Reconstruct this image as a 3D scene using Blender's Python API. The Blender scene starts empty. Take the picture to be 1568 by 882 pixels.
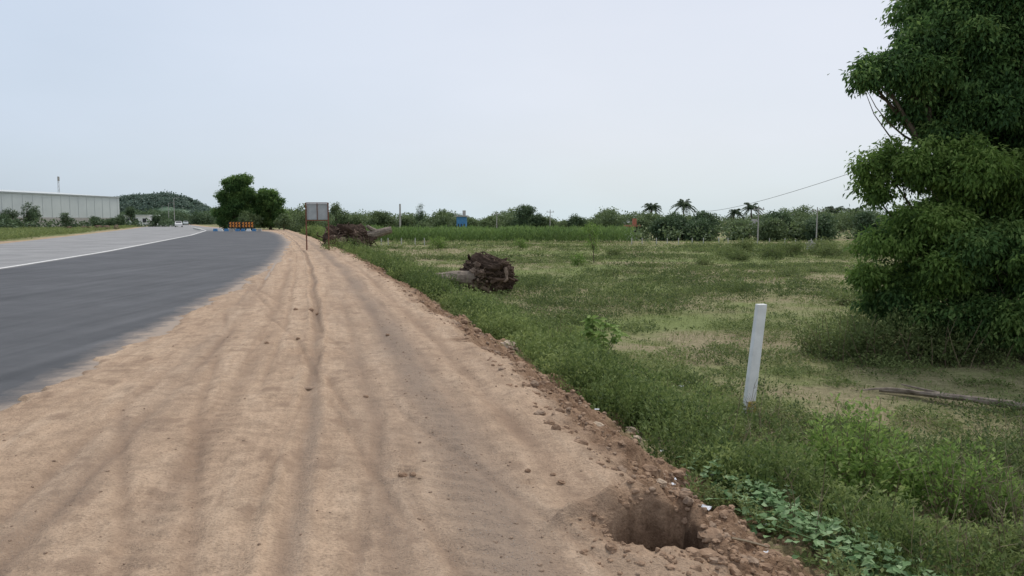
import bpy, math, numpy as np
from mathutils import Vector
rng = np.random.default_rng(7)
scene = bpy.context.scene

# ------------------------------------------------------------------ noise
def vnoise(x, y, seed=0):
    x = np.asarray(x, float); y = np.asarray(y, float)
    ix = np.floor(x).astype(np.int64); iy = np.floor(y).astype(np.int64)
    fx = x-ix; fy = y-iy
    fx = fx*fx*(3-2*fx); fy = fy*fy*(3-2*fy)
    def h(a, b):
        v = (a*374761393 + b*668265263 + seed*974711) & 0xffffffff
        v = ((v ^ (v >> 13))*1274126177) & 0xffffffff
        v = v ^ (v >> 16)
        return v/4294967295.0
    return (h(ix, iy)*(1-fx)+h(ix+1, iy)*fx)*(1-fy)+(h(ix, iy+1)*(1-fx)+h(ix+1, iy+1)*fx)*fy
def fbm(x, y, o=4, seed=0):
    a = 0; w = .5; t = 0
    for i in range(o):
        a = a+w*vnoise(x*2**i+17.3*i, y*2**i-9.1*i, seed+i); t += w; w *= .5
    return a/t
def sst(a, b, x):
    t = np.clip((x-a)/(b-a), 0, 1); return t*t*(3-2*t)

# ------------------------------------------------------------------ plan curves
gy = np.arange(-40, 3100, 1.0)
def smooth_curve(ys, xs):
    v = np.interp(gy, ys, xs)
    k = np.exp(-np.linspace(-2, 2, 9)**2); k /= k.sum()
    vp = np.pad(v, 4, mode='reflect', reflect_type='odd')
    return np.convolve(vp, k, mode='valid')
C_cr = smooth_curve([-40, 0, 3.3, 5, 7, 11.2, 19.8, 35.7, 69, 110, 200, 300, 3100], [9, 1.70, .93, .55, .13, -.86, -3.2, -7.6, -18, -31.5, -62, -95, -95])
C_re = smooth_curve([-40, 0, 6.4, 11.4, 18.2, 30, 54.7, 84.5, 110, 150, 200, 265, 372, 600, 3100], [4, -3.2, -4.3, -5.25, -6.65, -9.27, -16, -25.4, -34.5, -54, -81, -111, -160, -275, -1500])
C_le = smooth_curve([-40, 0, 53, 84.5, 150, 232, 372, 600, 3100], [-12, -20, -35.8, -48.3, -75, -110, -172, -290, -1520])
C_ln = smooth_curve([-40, 0, 25.8, 39.5, 84, 124, 170, 265, 372, 600, 3100], [-3, -11.4, -17.4, -21.2, -35.5, -49.8, -70, -117, -166, -282, -1510])
crest = lambda y: np.interp(y, gy, C_cr)
redge = lambda y: np.interp(y, gy, C_re)
ledge = lambda y: np.interp(y, gy, C_le)
lline = lambda y: np.interp(y, gy, C_ln)
def gs(s, c, w): return np.exp(-((s-c)/w)**2)

HX0, HY0 = .79, 3.80
RUTS = [(-2.02, .055, .045), (-2.14, .035, -.024), (-1.9, .035, -.026), (-1.05, .10, .022), (-.42, .09, .030), (-2.75, .10, .024), (-3.3, .05, .026), (-3.55, .06, .024), (-4.3, .08, .02), (-.75, .05, .014), (-1.5, .06, .018), (-.17, .05, -.02), (-2.5, .04, .018)]
def rutfield(s, y):
    wob = (vnoise(y*.35, y*0, 5)-.5)*.25
    R = np.zeros_like(s)
    for c, w, d in RUTS:
        am = sst(.3, .6, vnoise(y*.3+c*7, y*0+c*3, 21))
        if c in (-2.02, -2.14, -1.9, -.42): am = .5+.5*am
        R = R+d*gs(s+wob*(1+.3*c)+.05*(vnoise(y*1.5, y*0+c, 8)-.5), c, w)*am
    for k_, (o, m_, w, d) in enumerate([(-1.2, -.16, .04, .024), (-2.6, -.10, .05, .022), (-.6, -.20, .04, .02), (-3.2, .07, .04, .022), (-3.0, -.22, .05, .02), (-1.5, .10, .04, .016), (-1.32, -.16, .03, .02), (-2.3, .04, .03, .018)]):
        c = o+m_*(y-4)+.3*(vnoise(y*.3, y*0+k_, 12)-.5)
        R = R+d*gs(s, c, w)*sst(.25, .6, vnoise(y*.4+k_*9, y*0, 23))*sst(26, 12, y)
    return R

def terrain(x, y):
    x = np.asarray(x, float); y = np.asarray(y, float)
    s = x-crest(y); e = x-redge(y); l = ledge(y)-x
    far = sst(60, 15, y)
    sp = s+(fbm(x*1.3, y*1.3, 4, 3)-.5)*.85*sst(-.6, .4, s)
    prof = np.interp(sp, [0, .12, .35, 1.25, 2.4, 6, 40], [0, -.03, -.12, -.62, -.86, -1.12, -1.22])
    z = prof.copy()
    sh = sst(.3, -.1, s)
    wob = (vnoise(y*.35, y*0, 5)-.5)*.25
    rel = (fbm(s*1.3, y*.3, 4, 11)-.5)*.08 + (fbm(s*6, y*2.6, 4, 12)-.5)*.035*sst(30, 10, y)
    ruts = -rutfield(s, y)
    tread = .007*np.sin(y*36+s*16)*(gs(s+wob, -1.05, .22)+gs(s+wob, -2.75, .2)+gs(s+wob, -3.5, .2)+gs(s+wob, -.45, .12))*sst(.35, .55, vnoise(y*.8, s*2, 31))*sst(14, 8, y)
    z += sh*(rel*.8+ruts+tread)+.032*sh
    lip = gs(s, .05, .25)*(.15*(fbm(x*2.2, y*2.2, 3, 41)-.34))
    slope = sst(-.15, .3, s)*sst(2.2, 1.2, s)
    clod = (fbm(x*5, y*5, 4, 43)-.5)*.24+(fbm(x*17, y*17, 3, 44)-.5)*.09
    z += lip+slope*clod*(.3+.7*far)
    fld = sst(1.3, 3, s)
    z += fld*((fbm(x*.6, y*.6, 4, 51)-.5)*.16+(fbm(x*4, y*4, 3, 52)-.5)*.07*far)
    hx, hy = HX0, HY0
    ang = np.arctan2(y-hy, x-hx)
    dn = np.sqrt(((x-hx)/.215)**2+((y-hy)/.20)**2)*(1+.5*(vnoise(np.cos(ang)*2+5, np.sin(ang)*2+5, 61)-.5))
    dn = dn+(fbm(x*14, y*14, 3, 62)-.5)*.3
    z += .13*gs(dn, 1.6, .5)*(.2+1.0*sst(hy-.1, hy+.3, y))*(.1+1.3*fbm(x*9, y*9, 4, 66))
    z += .06*sst(2.6, 1.2, dn)*(fbm(x*16, y*16, 4, 67)-.5)
    z -= .55*sst(1.06, .84, dn)
    for px, py, pr, pd in [(-.70, 4.72, .10, .03), (.12, 4.55, .06, .02), (-2.5, 9.2, .25, .03), (-2.2, 6.8, .12, .015)]:
        dd = np.sqrt((x-px)**2+(y-py)**2)/pr
        z -= pd*sst(1, .3, dd)*(.5+fbm(x*20, y*20, 2, 63)); z += pd*.6*gs(dd, 1.25, .3)
    ed = (fbm(x*1.1, y*.9, 4, 71)-.5)*.8+(fbm(x*6, y*6, 3, 72)-.5)*.3
    under = sst(.10, -.06, e+ed*sst(0, 3, y+12))
    under = under*(l < 0)
    z = z*(1-under)+(-.05)*under
    lf = sst(.0, .8, l)
    z = np.where(l > 0, .03*lf-.05*(1-lf)-.25*sst(2, 12, l)+(fbm(x*.3, y*.3, 3, 81)-.5)*.25*sst(1, 6, l), z)
    return z

# ------------------------------------------------------------------ mesh builder (quads)
class MB:
    def __init__(s): s.v = []; s.f = []; s.a = []; s.m = []; s.n = 0
    def add(s, V, F, var, mat=0):
        V = np.asarray(V, float).reshape(-1, 3); F = np.asarray(F, np.int64).reshape(-1, 4)
        s.v.append(V); s.f.append(F+s.n); s.n += len(V)
        s.a.append(np.broadcast_to(np.asarray(var, float), (len(V),)).copy())
        s.m.append(np.full(len(F), mat, np.int32))
    def build(s, name, mats, smooth=False, parent=None):
        V = np.concatenate(s.v); F = np.concatenate(s.f); A = np.concatenate(s.a); M = np.concatenate(s.m)
        me = bpy.data.meshes.new(name)
        me.vertices.add(len(V)); me.vertices.foreach_set('co', V.astype(np.float32).ravel())
        me.loops.add(F.size); me.loops.foreach_set('vertex_index', F.astype(np.int32).ravel())
        me.polygons.add(len(F)); me.polygons.foreach_set('loop_start', np.arange(0, F.size, 4, dtype=np.int32))
        try: me.polygons.foreach_set('loop_total', np.full(len(F), 4, np.int32))
        except Exception: pass
        for m in mats: me.materials.append(m)
        me.polygons.foreach_set('material_index', M)
        me.polygons.foreach_set('use_smooth', np.full(len(F), bool(smooth)))
        at = me.attributes.new('var', 'FLOAT', 'POINT'); at.data.foreach_set('value', A.astype(np.float32))
        me.update(calc_edges=True)
        ob = bpy.data.objects.new(name, me); scene.collection.objects.link(ob)
        if parent: ob.parent = parent
        return ob

def nrm(a): return a/np.maximum(np.linalg.norm(a, axis=-1, keepdims=True), 1e-9)
def rdir(n): return nrm(rng.normal(size=(n, 3)))

def leaves(mb, P, D, N, L, W, var, mat=0, fold=.15, tip=0.0):
    n = len(P); D = nrm(D); S = nrm(np.cross(D, N)); N2 = np.cross(S, D)
    L = np.broadcast_to(L, (n,))[:, None]; W = np.broadcast_to(W, (n,))[:, None]
    a = P; b = P+D*L*.45+S*W*.5+N2*W*fold; c = P+D*L-N2*L*.12; d = P+D*L*.45-S*W*.5+N2*W*fold
    V = np.stack([a, b, c, d], 1).reshape(-1, 3)
    mb.add(V, np.arange(n*4).reshape(n, 4), np.repeat(np.broadcast_to(var, (n,)), 4), mat)

def blades(mb, P, D, L, W, var, mat=0):
    n = len(P); D = nrm(D); up = np.array([0, 0, 1.])
    ang = rng.uniform(0, 6.28, n); S = np.stack([np.cos(ang), np.sin(ang), 0*ang], 1)
    L = np.broadcast_to(L, (n,))[:, None]; W = np.broadcast_to(W, (n,))[:, None]
    m = P+(D*.35+up*.65)*L*.55; t = P+D*L+rdir(n)*L*.1
    V = np.stack([P-S*W/2, P+S*W/2, m+S*W*.4, m-S*W*.4, t+S*W*.06, t-S*W*.06], 1).reshape(-1, 3)
    b = np.arange(n)[:, None]*6
    F = np.concatenate([b+np.array([[0, 1, 2, 3]]), b+np.array([[3, 2, 4, 5]])])
    mb.add(V, F, np.repeat(np.broadcast_to(var, (n,)), 6), mat)

def tube(mb, pts, rad, k=6, var=.5, mat=0, jit=0.0, cap=False):
    pts = np.asarray(pts, float); n = len(pts); rad = np.broadcast_to(np.asarray(rad, float), (n,))
    if cap:
        pts = np.vstack([pts[:1], pts, pts[-1:]]); rad = np.concatenate([[rad[0]*.01], rad, [rad[-1]*.01]]); n += 2
    T = np.gradient(pts, axis=0); T[np.linalg.norm(T, axis=1) < 1e-6] = pts[-1]-pts[0]; T = nrm(T)
    ref = np.array([0, 0, 1.]) if abs(nrm(pts[-1]-pts[0])[2]) < .8 else np.array([1., 0, 0])
    A = nrm(np.cross(T, ref)); B = np.cross(T, A)
    th = np.arange(k)/k*2*np.pi
    r = rad[:, None]*(1+jit*rng.uniform(-1, 1, (n, k)))
    V = pts[:, None, :]+r[:, :, None]*(np.cos(th)[None, :, None]*A[:, None, :]+np.sin(th)[None, :, None]*B[:, None, :])
    i = np.arange(n-1)[:, None]*k; j = np.arange(k)[None, :]; j2 = (j+1) % k
    F = np.stack([i+j, i+j2, i+k+j2, i+k+j], -1).reshape(-1, 4)
    mb.add(V.reshape(-1, 3), F, var, mat)

def box(mb, c, size, var=.5, mat=0, rz=0., tilt=None, top=1.0):
    x, y, z = np.array(size)/2
    V = np.array([[-x, -y, -z], [x, -y, -z], [x, y, -z], [-x, y, -z], [-x*top, -y*top, z], [x*top, -y*top, z], [x*top, y*top, z], [-x*top, y*top, z]])
    if tilt is not None:
        V[:, 0] += (V[:, 2]+z)*tilt[0]; V[:, 1] += (V[:, 2]+z)*tilt[1]
    cs, sn = math.cos(rz), math.sin(rz)
    V = np.stack([V[:, 0]*cs-V[:, 1]*sn, V[:, 0]*sn+V[:, 1]*cs, V[:, 2]], 1)+np.array(c)
    F = [[0, 3, 2, 1], [4, 5, 6, 7], [0, 1, 5, 4], [1, 2, 6, 5], [2, 3, 7, 6], [3, 0, 4, 7]]
    mb.add(V, F, var, mat)

def cubesphere(m=4):
    vs = []; fs = []
    g = np.linspace(-1, 1, m+1); o = 0
    for ax in range(3):
        for sg in (-1, 1):
            a, b = np.meshgrid(g, g, indexing='ij'); p = np.zeros((m+1, m+1, 3))
            p[..., ax] = sg; p[..., (ax+1) % 3] = a; p[..., (ax+2) % 3] = b
            vs.append(nrm(p.reshape(-1, 3)))
            for i in range(m):
                for j in range(m):
                    q = [o+i*(m+1)+j, o+(i+1)*(m+1)+j, o+(i+1)*(m+1)+j+1, o+i*(m+1)+j+1]
                    fs.append(q if sg > 0 else q[::-1])
            o += (m+1)**2
    return np.concatenate(vs), np.array(fs)
CS3 = cubesphere(3); CS8 = cubesphere(12); CS20 = cubesphere(26)
def blob(mb, c, r, amp=.3, freq=2., var=.5, mat=0, tpl=CS8, seed=0):
    V, F = tpl
    n = fbm(V[:, 0]*freq+seed*3.1+V[:, 2]*1.7*freq, V[:, 1]*freq-V[:, 2]*freq+seed, 4, 90+seed)-.5
    mb.add(V*(1+amp*2*n)[:, None]*np.array(r)+np.array(c), F, var, mat)
def stones(mb, P, R, mat=0, var=None):
    V, F = CS3; n = len(P); k = len(V)
    sc = R[:, None]*rng.uniform(.6, 1.25, (n, 3)); sc[:, 2] *= .7
    key = np.round(V*50).astype(int); uq, inv = np.unique(key, axis=0, return_inverse=True); inv = inv.ravel()
    nz = 1+.42*(rng.random((n, len(uq)))-.5)[:, inv]
    a = rng.uniform(0, 6.28, n); W = V[None]*nz[..., None]*sc[:, None, :]
    X = W[..., 0]*np.cos(a)[:, None]-W[..., 1]*np.sin(a)[:, None]; Y = W[..., 0]*np.sin(a)[:, None]+W[..., 1]*np.cos(a)[:, None]
    W = np.stack([X, Y, W[..., 2]], -1)+P[:, None, :]
    FF = (np.arange(n)*k)[:, None, None]+F[None]
    if var is None: var = rng.random(n)
    mb.add(W.reshape(-1, 3), FF.reshape(-1, 4), np.repeat(var, k), mat)

# ------------------------------------------------------------------ materials
class NT:
    def __init__(s, name):
        s.m = bpy.data.materials.new(name); s.m.use_nodes = True; s.t = s.m.node_tree; s.t.nodes.clear()
        s.out = s.t.nodes.new('ShaderNodeOutputMaterial')
    def n(s, typ, **kw):
        nd = s.t.nodes.new(typ)
        for k, v in kw.items(): setattr(nd, k, v)
        return nd
    def l(s, a, b): s.t.links.new(a, b)
    def attr(s, nm): return s.n('ShaderNodeAttribute', attribute_name=nm).outputs['Fac']
    def pos(s): return s.n('ShaderNodeNewGeometry').outputs['Position']
    def noise(s, scale, detail=5, rough=.6, vec=None, dist=0.):
        nd = s.n('ShaderNodeTexNoise'); nd.inputs['Scale'].default_value = scale; nd.inputs['Detail'].default_value = detail
        nd.inputs['Roughness'].default_value = rough; nd.inputs['Distortion'].default_value = dist
        s.l(vec if vec is not None else s.pos(), nd.inputs['Vector']); return nd.outputs['Fac']
    def ramp(s, fac, stops):
        r = s.n('ShaderNodeValToRGB'); el = r.color_ramp.elements
        while len(el) < len(stops): el.new(.5)
        for e, (p, c) in zip(el, stops):
            e.position = p; e.color = (c, c, c, 1) if not isinstance(c, (tuple, list)) else (*c, 1)
        s.l(fac, r.inputs['Fac']); return r.outputs['Color']
    def mix(s, f, a, b, bt='MIX'):
        m = s.n('ShaderNodeMixRGB', blend_type=bt)
        for i, v in zip(range(3), (f, a, b)):
            if isinstance(v, (int, float)): m.inputs[i].default_value = v if i == 0 else (v, v, v, 1)
            elif isinstance(v, tuple): m.inputs[i].default_value = (*v, 1)
            else: s.l(v, m.inputs[i])
        return m.outputs[0]
    def math(s, op, a, b=0.):
        m = s.n('ShaderNodeMath', operation=op)
        for i, v in enumerate((a, b)):
            if isinstance(v, (int, float)): m.inputs[i].default_value = v
            else: s.l(v, m.inputs[i])
        return m.outputs[0]
    def princ(s, col, rough=.9, bump=None, bstr=.5, bdist=.02, spec=.2, trans=0., metal=0.):
        p = s.n('ShaderNodeBsdfPrincipled')
        if isinstance(col, tuple): p.inputs['Base Color'].default_value = (*col, 1)
        else: s.l(col, p.inputs['Base Color'])
        if isinstance(rough, (int, float)): p.inputs['Roughness'].default_value = rough
        else: s.l(rough, p.inputs['Roughness'])
        p.inputs['Specular IOR Level'].default_value = spec; p.inputs['Metallic'].default_value = metal
        if bump is not None:
            b = s.n('ShaderNodeBump'); b.inputs['Strength'].default_value = bstr; b.inputs['Distance'].default_value = bdist
            s.l(bump, b.inputs['Height']); s.l(b.outputs[0], p.inputs['Normal'])
        o = p.outputs[0]
        if trans:
            t = s.n('ShaderNodeBsdfTranslucent'); s.l(col, t.inputs['Color'])
            mx = s.n('ShaderNodeMixShader'); mx.inputs[0].default_value = trans
            s.l(o, mx.inputs[1]); s.l(t.outputs[0], mx.inputs[2]); o = mx.outputs[0]
        s.l(o, s.out.inputs['Surface']); return s.m

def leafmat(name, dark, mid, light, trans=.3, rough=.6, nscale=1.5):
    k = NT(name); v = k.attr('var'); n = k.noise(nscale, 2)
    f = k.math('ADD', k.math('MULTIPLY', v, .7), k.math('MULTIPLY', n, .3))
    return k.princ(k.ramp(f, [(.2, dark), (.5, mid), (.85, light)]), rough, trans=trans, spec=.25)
def simple(name, c1, c2, scale=4, rough=.8, bstr=.3, bd=.01, spec=.2, metal=0.):
    k = NT(name); n = k.noise(scale, 6, .65)
    return k.princ(k.ramp(n, [(.3, c1), (.7, c2)]), rough, n, bstr, bd, spec, metal=metal)

# ground
k = NT('ground_soil_and_grass')
g = k.attr('grass'); sl = k.attr('slope'); gr = k.attr('gravel'); dr = k.attr('dry'); tr = k.attr('track'); sa = k.attr('sacross'); ya = k.attr('yalong')
n1 = k.noise(.9, 6, .65); n2 = k.noise(9, 6, .7); n3 = k.noise(60, 4, .7); n7 = k.noise(3.2, 7, .75)
cv = k.n('ShaderNodeCombineXYZ'); k.l(k.math('MULTIPLY', sa, 3.6), cv.inputs[0]); k.l(k.math('MULTIPLY', ya, .38), cv.inputs[1])
n4 = k.noise(1., 7, .72, cv.outputs[0], .6)
cv2 = k.n('ShaderNodeCombineXYZ'); k.l(k.math('MULTIPLY', sa, 20.), cv2.inputs[0]); k.l(k.math('MULTIPLY', ya, 3.5), cv2.inputs[1])
n6 = k.noise(1., 4, .6, cv2.outputs[0])
dirt = k.ramp(n1, [(.3, (.425, .298, .205)), (.5, (.50, .36, .25)), (.72, (.565, .425, .305))])
dirt = k.mix(.5, dirt, k.ramp(n4, [(.32, (.35, .243, .166)), (.5, (.50, .362, .25)), (.68, (.64, .485, .35))]))
dirt = k.mix(.5, dirt, k.ramp(n7, [(.32, .62), (.5, 1.), (.7, 1.15)]), 'MULTIPLY')
dirt = k.mix(.3, dirt, k.ramp(n6, [(.3, .62), (.5, 1.), (.7, 1.15)]), 'MULTIPLY')
dirt = k.mix(.5, dirt, k.ramp(n2, [(.3, .50), (.55, .97), (.75, 1.15)]), 'MULTIPLY')
dirt = k.mix(.6, dirt, k.ramp(n3, [(.3, .42), (.5, 1.), (.7, 1.25)]), 'MULTIPLY')
dirt = k.mix(k.math('MULTIPLY', tr, .58), dirt, (.25, .172, .12))
vo = k.n('ShaderNodeTexVoronoi'); vo.inputs['Scale'].default_value = 60; k.l(k.pos(), vo.inputs['Vector'])
speck = k.ramp(vo.outputs['Distance'], [(.12, 1.), (.22, 0.)])
spc = k.mix(k.ramp(vo.outputs['Color'], [(.4, 0.), (.6, 1.)]), (.12, .10, .09), (.50, .46, .42))
grav = k.mix(.7, dirt, (.25, .195, .152))
dirt = k.mix(gr, dirt, grav)
spf = k.math('MULTIPLY', speck, k.math('ADD', k.math('MULTIPLY', gr, .75), .12))
dirt = k.mix(spf, dirt, spc)
slope = k.mix(k.ramp(n2, [(.35, 0.), (.65, 1.)]), (.16, .095, .058), (.36, .24, .155))
slope = k.mix(.5, slope, k.ramp(n3, [(.3, .35), (.6, 1.15)]), 'MULTIPLY')
dirt = k.mix(sl, dirt, slope)
soil = k.mix(k.ramp(n2, [(.35, 0.), (.65, 1.)]), (.20, .17, .10), (.36, .31, .19))
green = k.mix(k.ramp(n2, [(.3, 0.), (.7, 1.)]), (.125, .155, .055), (.24, .28, .105))
n5 = k.noise(.35, 7, .7)
fld = k.mix(k.ramp(k.math('ADD', k.math('MULTIPLY', dr, .55), k.math('MULTIPLY', n5, .5)), [(.44, 0.), (.60, 1.)]), green, soil)
fld = k.mix(.65, fld, k.ramp(n3, [(.3, .45), (.6, 1.15)]), 'MULTIPLY')
col = k.mix(g, dirt, fld)
hole = k.attr('pit'); col = k.mix(hole, col, (.055, .032, .02))
hb = k.math('ADD', k.math('MULTIPLY', n2, .8), k.math('MULTIPLY', n3, .5))
hb = k.math('ADD', hb, k.math('MULTIPLY', n7, 1.0))
hb = k.math('ADD', hb, k.math('MULTIPLY', speck, k.math('MULTIPLY', gr, .25)))
M_ground = k.princ(col, .95, hb, .85, .04, .1)

def asphalt(name, c1, c2, dust=True):
    k = NT(name); e = k.attr('var'); n = k.noise(1.6, 7, .75); f = k.noise(140, 3, .7); b = k.noise(.35, 5, .6)
    mp = k.n('ShaderNodeMapping'); mp.inputs['Scale'].default_value = (2.5, .12, 1); mp.inputs['Rotation'].default_value = (0, 0, math.radians(-17)); k.l(k.pos(), mp.inputs['Vector'])
    st = k.noise(1.2, 5, .6, mp.outputs[0])
    c = k.ramp(k.math('ADD', k.math('MULTIPLY', n, .4), k.math('MULTIPLY', st, .6)), [(.35, c1), (.65, c2)])
    c = k.mix(.6, c, k.ramp(b, [(.35, .78), (.65, 1.3)]), 'MULTIPLY')
    c = k.mix(.5, c, k.ramp(f, [(.3, .55), (.5, 1.), (.75, 1.5)]), 'MULTIPLY')
    if dust:
        d = k.math('ADD', e, k.math('MULTIPLY', k.math('SUBTRACT', n, .5), 1.6))
        c = k.mix(k.ramp(d, [(.40, 0.), (.75, .28), (1.05, .85)]), c, (.35, .275, .21))
    return k.princ(c, .75, f, .4, .006, .3)
M_new = asphalt('new_asphalt', (.050, .052, .056), (.092, .093, .097))
M_old = asphalt('worn_asphalt', (.20, .20, .20), (.28, .275, .265), False)
k = NT('road_paint'); n = k.noise(14, 5, .7)
M_paint = k.princ(k.ramp(n, [(.3, (.35, .35, .34)), (.5, (.72, .71, .68))]), .7)

M_bark = simple('bark', (.06, .045, .032), (.16, .125, .09), 12, .95, .8, .03)
k = NT('root_wood'); v = k.attr('var'); n = k.noise(7, 6, .75)
M_root = k.princ(k.ramp(k.math('ADD', k.math('MULTIPLY', v, .45), k.math('MULTIPLY', n, .6)), [(.3, (.048, .033, .025)), (.55, (.13, .09, .066)), (.8, (.31, .235, .18))]), .95, n, .9, .04, .1)
M_cut = simple('trunk_wood', (.12, .098, .078), (.33, .275, .22), 8, .9, .8, .03)
M_leafA = leafmat('tree_leaves', (.045, .10, .032), (.105, .195, .055), (.27, .38, .115), .44)
M_leafB = leafmat('bright_tree_leaves', (.07, .13, .03), (.17, .275, .06), (.35, .46, .14), .45)
M_far = leafmat('hazed_distant_foliage', (.08, .12, .065), (.15, .205, .09), (.23, .295, .13), .25, nscale=.2)  # aerial haze put into the base colours: paler, bluer greens
M_farD = leafmat('hazed_dark_foliage', (.055, .092, .055), (.10, .155, .075), (.165, .225, .105), .2, nscale=.2)  # darker trees, distance haze likewise mixed into the greens
M_crop = leafmat('crop_leaves', (.10, .16, .05), (.175, .27, .08), (.27, .36, .13), .3, nscale=.3)
M_weed = leafmat('weed_leaves', (.055, .095, .027), (.15, .21, .062), (.31, .37, .13), .40)
M_fweed = leafmat('field_weed_leaves', (.075, .11, .038), (.165, .215, .072), (.29, .33, .13), .40)
M_grass = leafmat('field_grass_blades', (.11, .14, .045), (.225, .26, .092), (.40, .395, .195), .33)
M_pale = leafmat('creeper_leaves', (.10, .19, .07), (.20, .33, .14), (.34, .47, .25), .3)
M_dry = leafmat('dry_stems', (.12, .085, .055), (.24, .18, .12), (.38, .31, .21), .1)
M_stone = simple('stone', (.19, .13, .09), (.38, .28, .20), 20, .9, .5, .02)
M_clod = simple('soil_clods', (.19, .12, .076), (.40, .275, .185), 20, .95, .6, .02)
M_pstone = simple('pale_stone', (.36, .27, .19), (.56, .46, .35), 10, .9, .6, .03)
M_white = simple('white_painted_concrete', (.66, .66, .64), (.84, .84, .82), 5, .8, .2, .01)
M_fpost = simple('weathered_post', (.34, .34, .30), (.52, .52, .48), 5, .8, .2, .01)
M_yel = simple('yellow_mark', (.40, .27, .05), (.62, .47, .12), 12, .8)
M_rust = simple('rusty_steel', (.10, .045, .03), (.24, .11, .07), 14, .8, .3, .01)
M_panel = simple('sign_back_sheet', (.30, .33, .33), (.42, .45, .45), 3, .6, .1, .005, .4)
M_shed = simple('cladding', (.52, .56, .55), (.60, .64, .62), .25, .6, .0)
M_shedb = simple('shed_roof', (.46, .49, .49), (.55, .58, .57), .3, .6, .0)
M_dark = simple('dark_opening', (.03, .035, .04), (.06, .065, .07), 2, .4)
M_oran = simple('orange_reflective', (.62, .20, .03), (.78, .30, .06), 5, .6, .1)
M_black = simple('black_paint', (.02, .02, .02), (.045, .04, .04), 5, .6, .1)
M_blue = simple('blue_paint', (.05, .17, .36), (.10, .26, .46), 5, .6, .1)
M_red = simple('brick_red_paint', (.34, .13, .08), (.45, .20, .13), 2, .8, .1)
M_con = simple('concrete', (.30, .29, .27), (.45, .43, .40), 3, .85, .3)
M_plastic = simple('litter_plastic', (.6, .62, .65), (.85, .86, .88), 9, .4, .2)
M_wire = simple('cable', (.10, .10, .10), (.16, .16, .16), 5, .6)
M_hill = simple('hazed_hill_forest', (.09, .15, .10), (.15, .205, .14), .06, .95, .5, 2.)  # distance haze of the hill is painted into this bluish green

# ------------------------------------------------------------------ ground sheet
def geo(a, b, q):
    o = [a]
    while o[-1] < b: o.append(o[-1]*q)
    return np.array(o)
ys = np.concatenate([np.arange(-12, 1.5, .1), geo(1.5, 30, 1.0058), geo(30.3, 3000, 1.016)])
fs_ = np.arange(-6.6, 3.6, .026)
st = .03; L = []; v = 0
while v < 5000: v += st; L.append(v); st *= 1.062
L = np.array(L)
ss = np.concatenate([-6.6-L[::-1][:], fs_, 3.6+L])
S, Y = np.meshgrid(ss, ys); X = crest(Y)+S
Z = terrain(X, Y)
s = S; e = X-redge(Y); l = ledge(Y)-X
nz = fbm(X*1.4, Y*1.4, 4, 101)-.5
grass = sst(1.0, 1.8, s+nz*2.2)
grass = np.maximum(grass, sst(.3, 1.5, l+nz*2))
grass = np.maximum(grass, sst(128, 150, Y)*(e > 2))
slope = sst(-.12, .28, s+nz*.9)*(s < 5)
slope = np.maximum(slope, .85*sst(.55, .15, np.hypot((X-.9)/1.3, Y-HY0-.1)))
wob = (vnoise(Y*.35, Y*0, 5)-.5)*.25
gravel = gs(s+wob, -.95, .26)*1.0+gs(s+wob, -1.5, .18)*.35+gs(s+wob, -2.0, .06)*.5+gs(s+wob, -3.4, .25)*.35+.5*sst(.0, .35, s)
gravel = np.clip(gravel*(.25+1.4*fbm(X*1.2, Y*.5, 4, 105)), 0, 1)*(s < 1.5)
track = np.clip(rutfield(S, Y)/.026, 0, 1)*(s < .2)*(.2+1.4*fbm(X*2, Y*1.2, 3, 115))
track = np.maximum(track, .4*sst(.60, .72, fbm(S*1.5, Y*.9, 4, 117))*(s < 0))
track = np.maximum(track, .9*sst(.66, .74, fbm(S*5, Y*3.5, 4, 119))*(s < 0))
dry = fbm(X*.18, Y*.30, 5, 107)
pit = sst(1.15, .85, np.hypot((X-HX0)/.215, (Y-HY0)/.20)+(fbm(X*14, Y*14, 3, 62)-.5)*.3)*.85
nr, nc = X.shape
idx = np.arange(nr*nc).reshape(nr, nc)
F = np.stack([idx[:-1, :-1], idx[:-1, 1:], idx[1:, 1:], idx[1:, :-1]], -1).reshape(-1, 4)
mb = MB(); mb.add(np.stack([X, Y, Z], -1), F, 0.5)
ground = mb.build('ground', [M_ground], True)
for nm, A in (('grass', grass), ('slope', slope), ('gravel', gravel), ('dry', dry), ('track', track), ('sacross', S), ('yalong', Y), ('pit', pit)):
    a = ground.data.attributes.new(nm, 'FLOAT', 'POINT'); a.data.foreach_set('value', A.astype(np.float32).ravel())

# ------------------------------------------------------------------ road sheets
def strip(name, xl, xr, ys, z, mat, nx=12, var=None):
    t = np.linspace(0, 1, nx)[None, :]; yy = ys[:, None]+0*t
    xx = xl(ys)[:, None]*(1-t)+xr(ys)[:, None]*t
    V = np.stack([xx, yy, np.full_like(xx, z)], -1)
    nr, nc = xx.shape; idx = np.arange(nr*nc).reshape(nr, nc)
    F = np.stack([idx[:-1, :-1], idx[:-1, 1:], idx[1:, 1:], idx[1:, :-1]], -1).reshape(-1, 4)
    mb = MB(); mb.add(V, F, 0 if var is None else var(xx, yy).ravel()); return mb.build(name, [mat], True)
ry = np.concatenate([np.arange(-12, 60, .5), geo(60, 900, 1.02)])
strip('highway_road', ledge, lambda y: redge(y)+.5, ry, 0.0, M_old)
ny = np.concatenate([np.arange(-12, 60, .5), np.arange(60, 119, 1.)])
strip('new_asphalt_road', lambda y: lline(y)+.25, lambda y: redge(y)+.45, ny, .008, M_new, 90,
      lambda x, y: np.clip(1.0+(x-redge(y))/(.60+y*.012), -.3, 1.2))
strip('road_edge_line', lambda y: lline(y)-.11, lambda y: lline(y)+.11, ry[ry < 330], .014, M_paint, 3)

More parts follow.
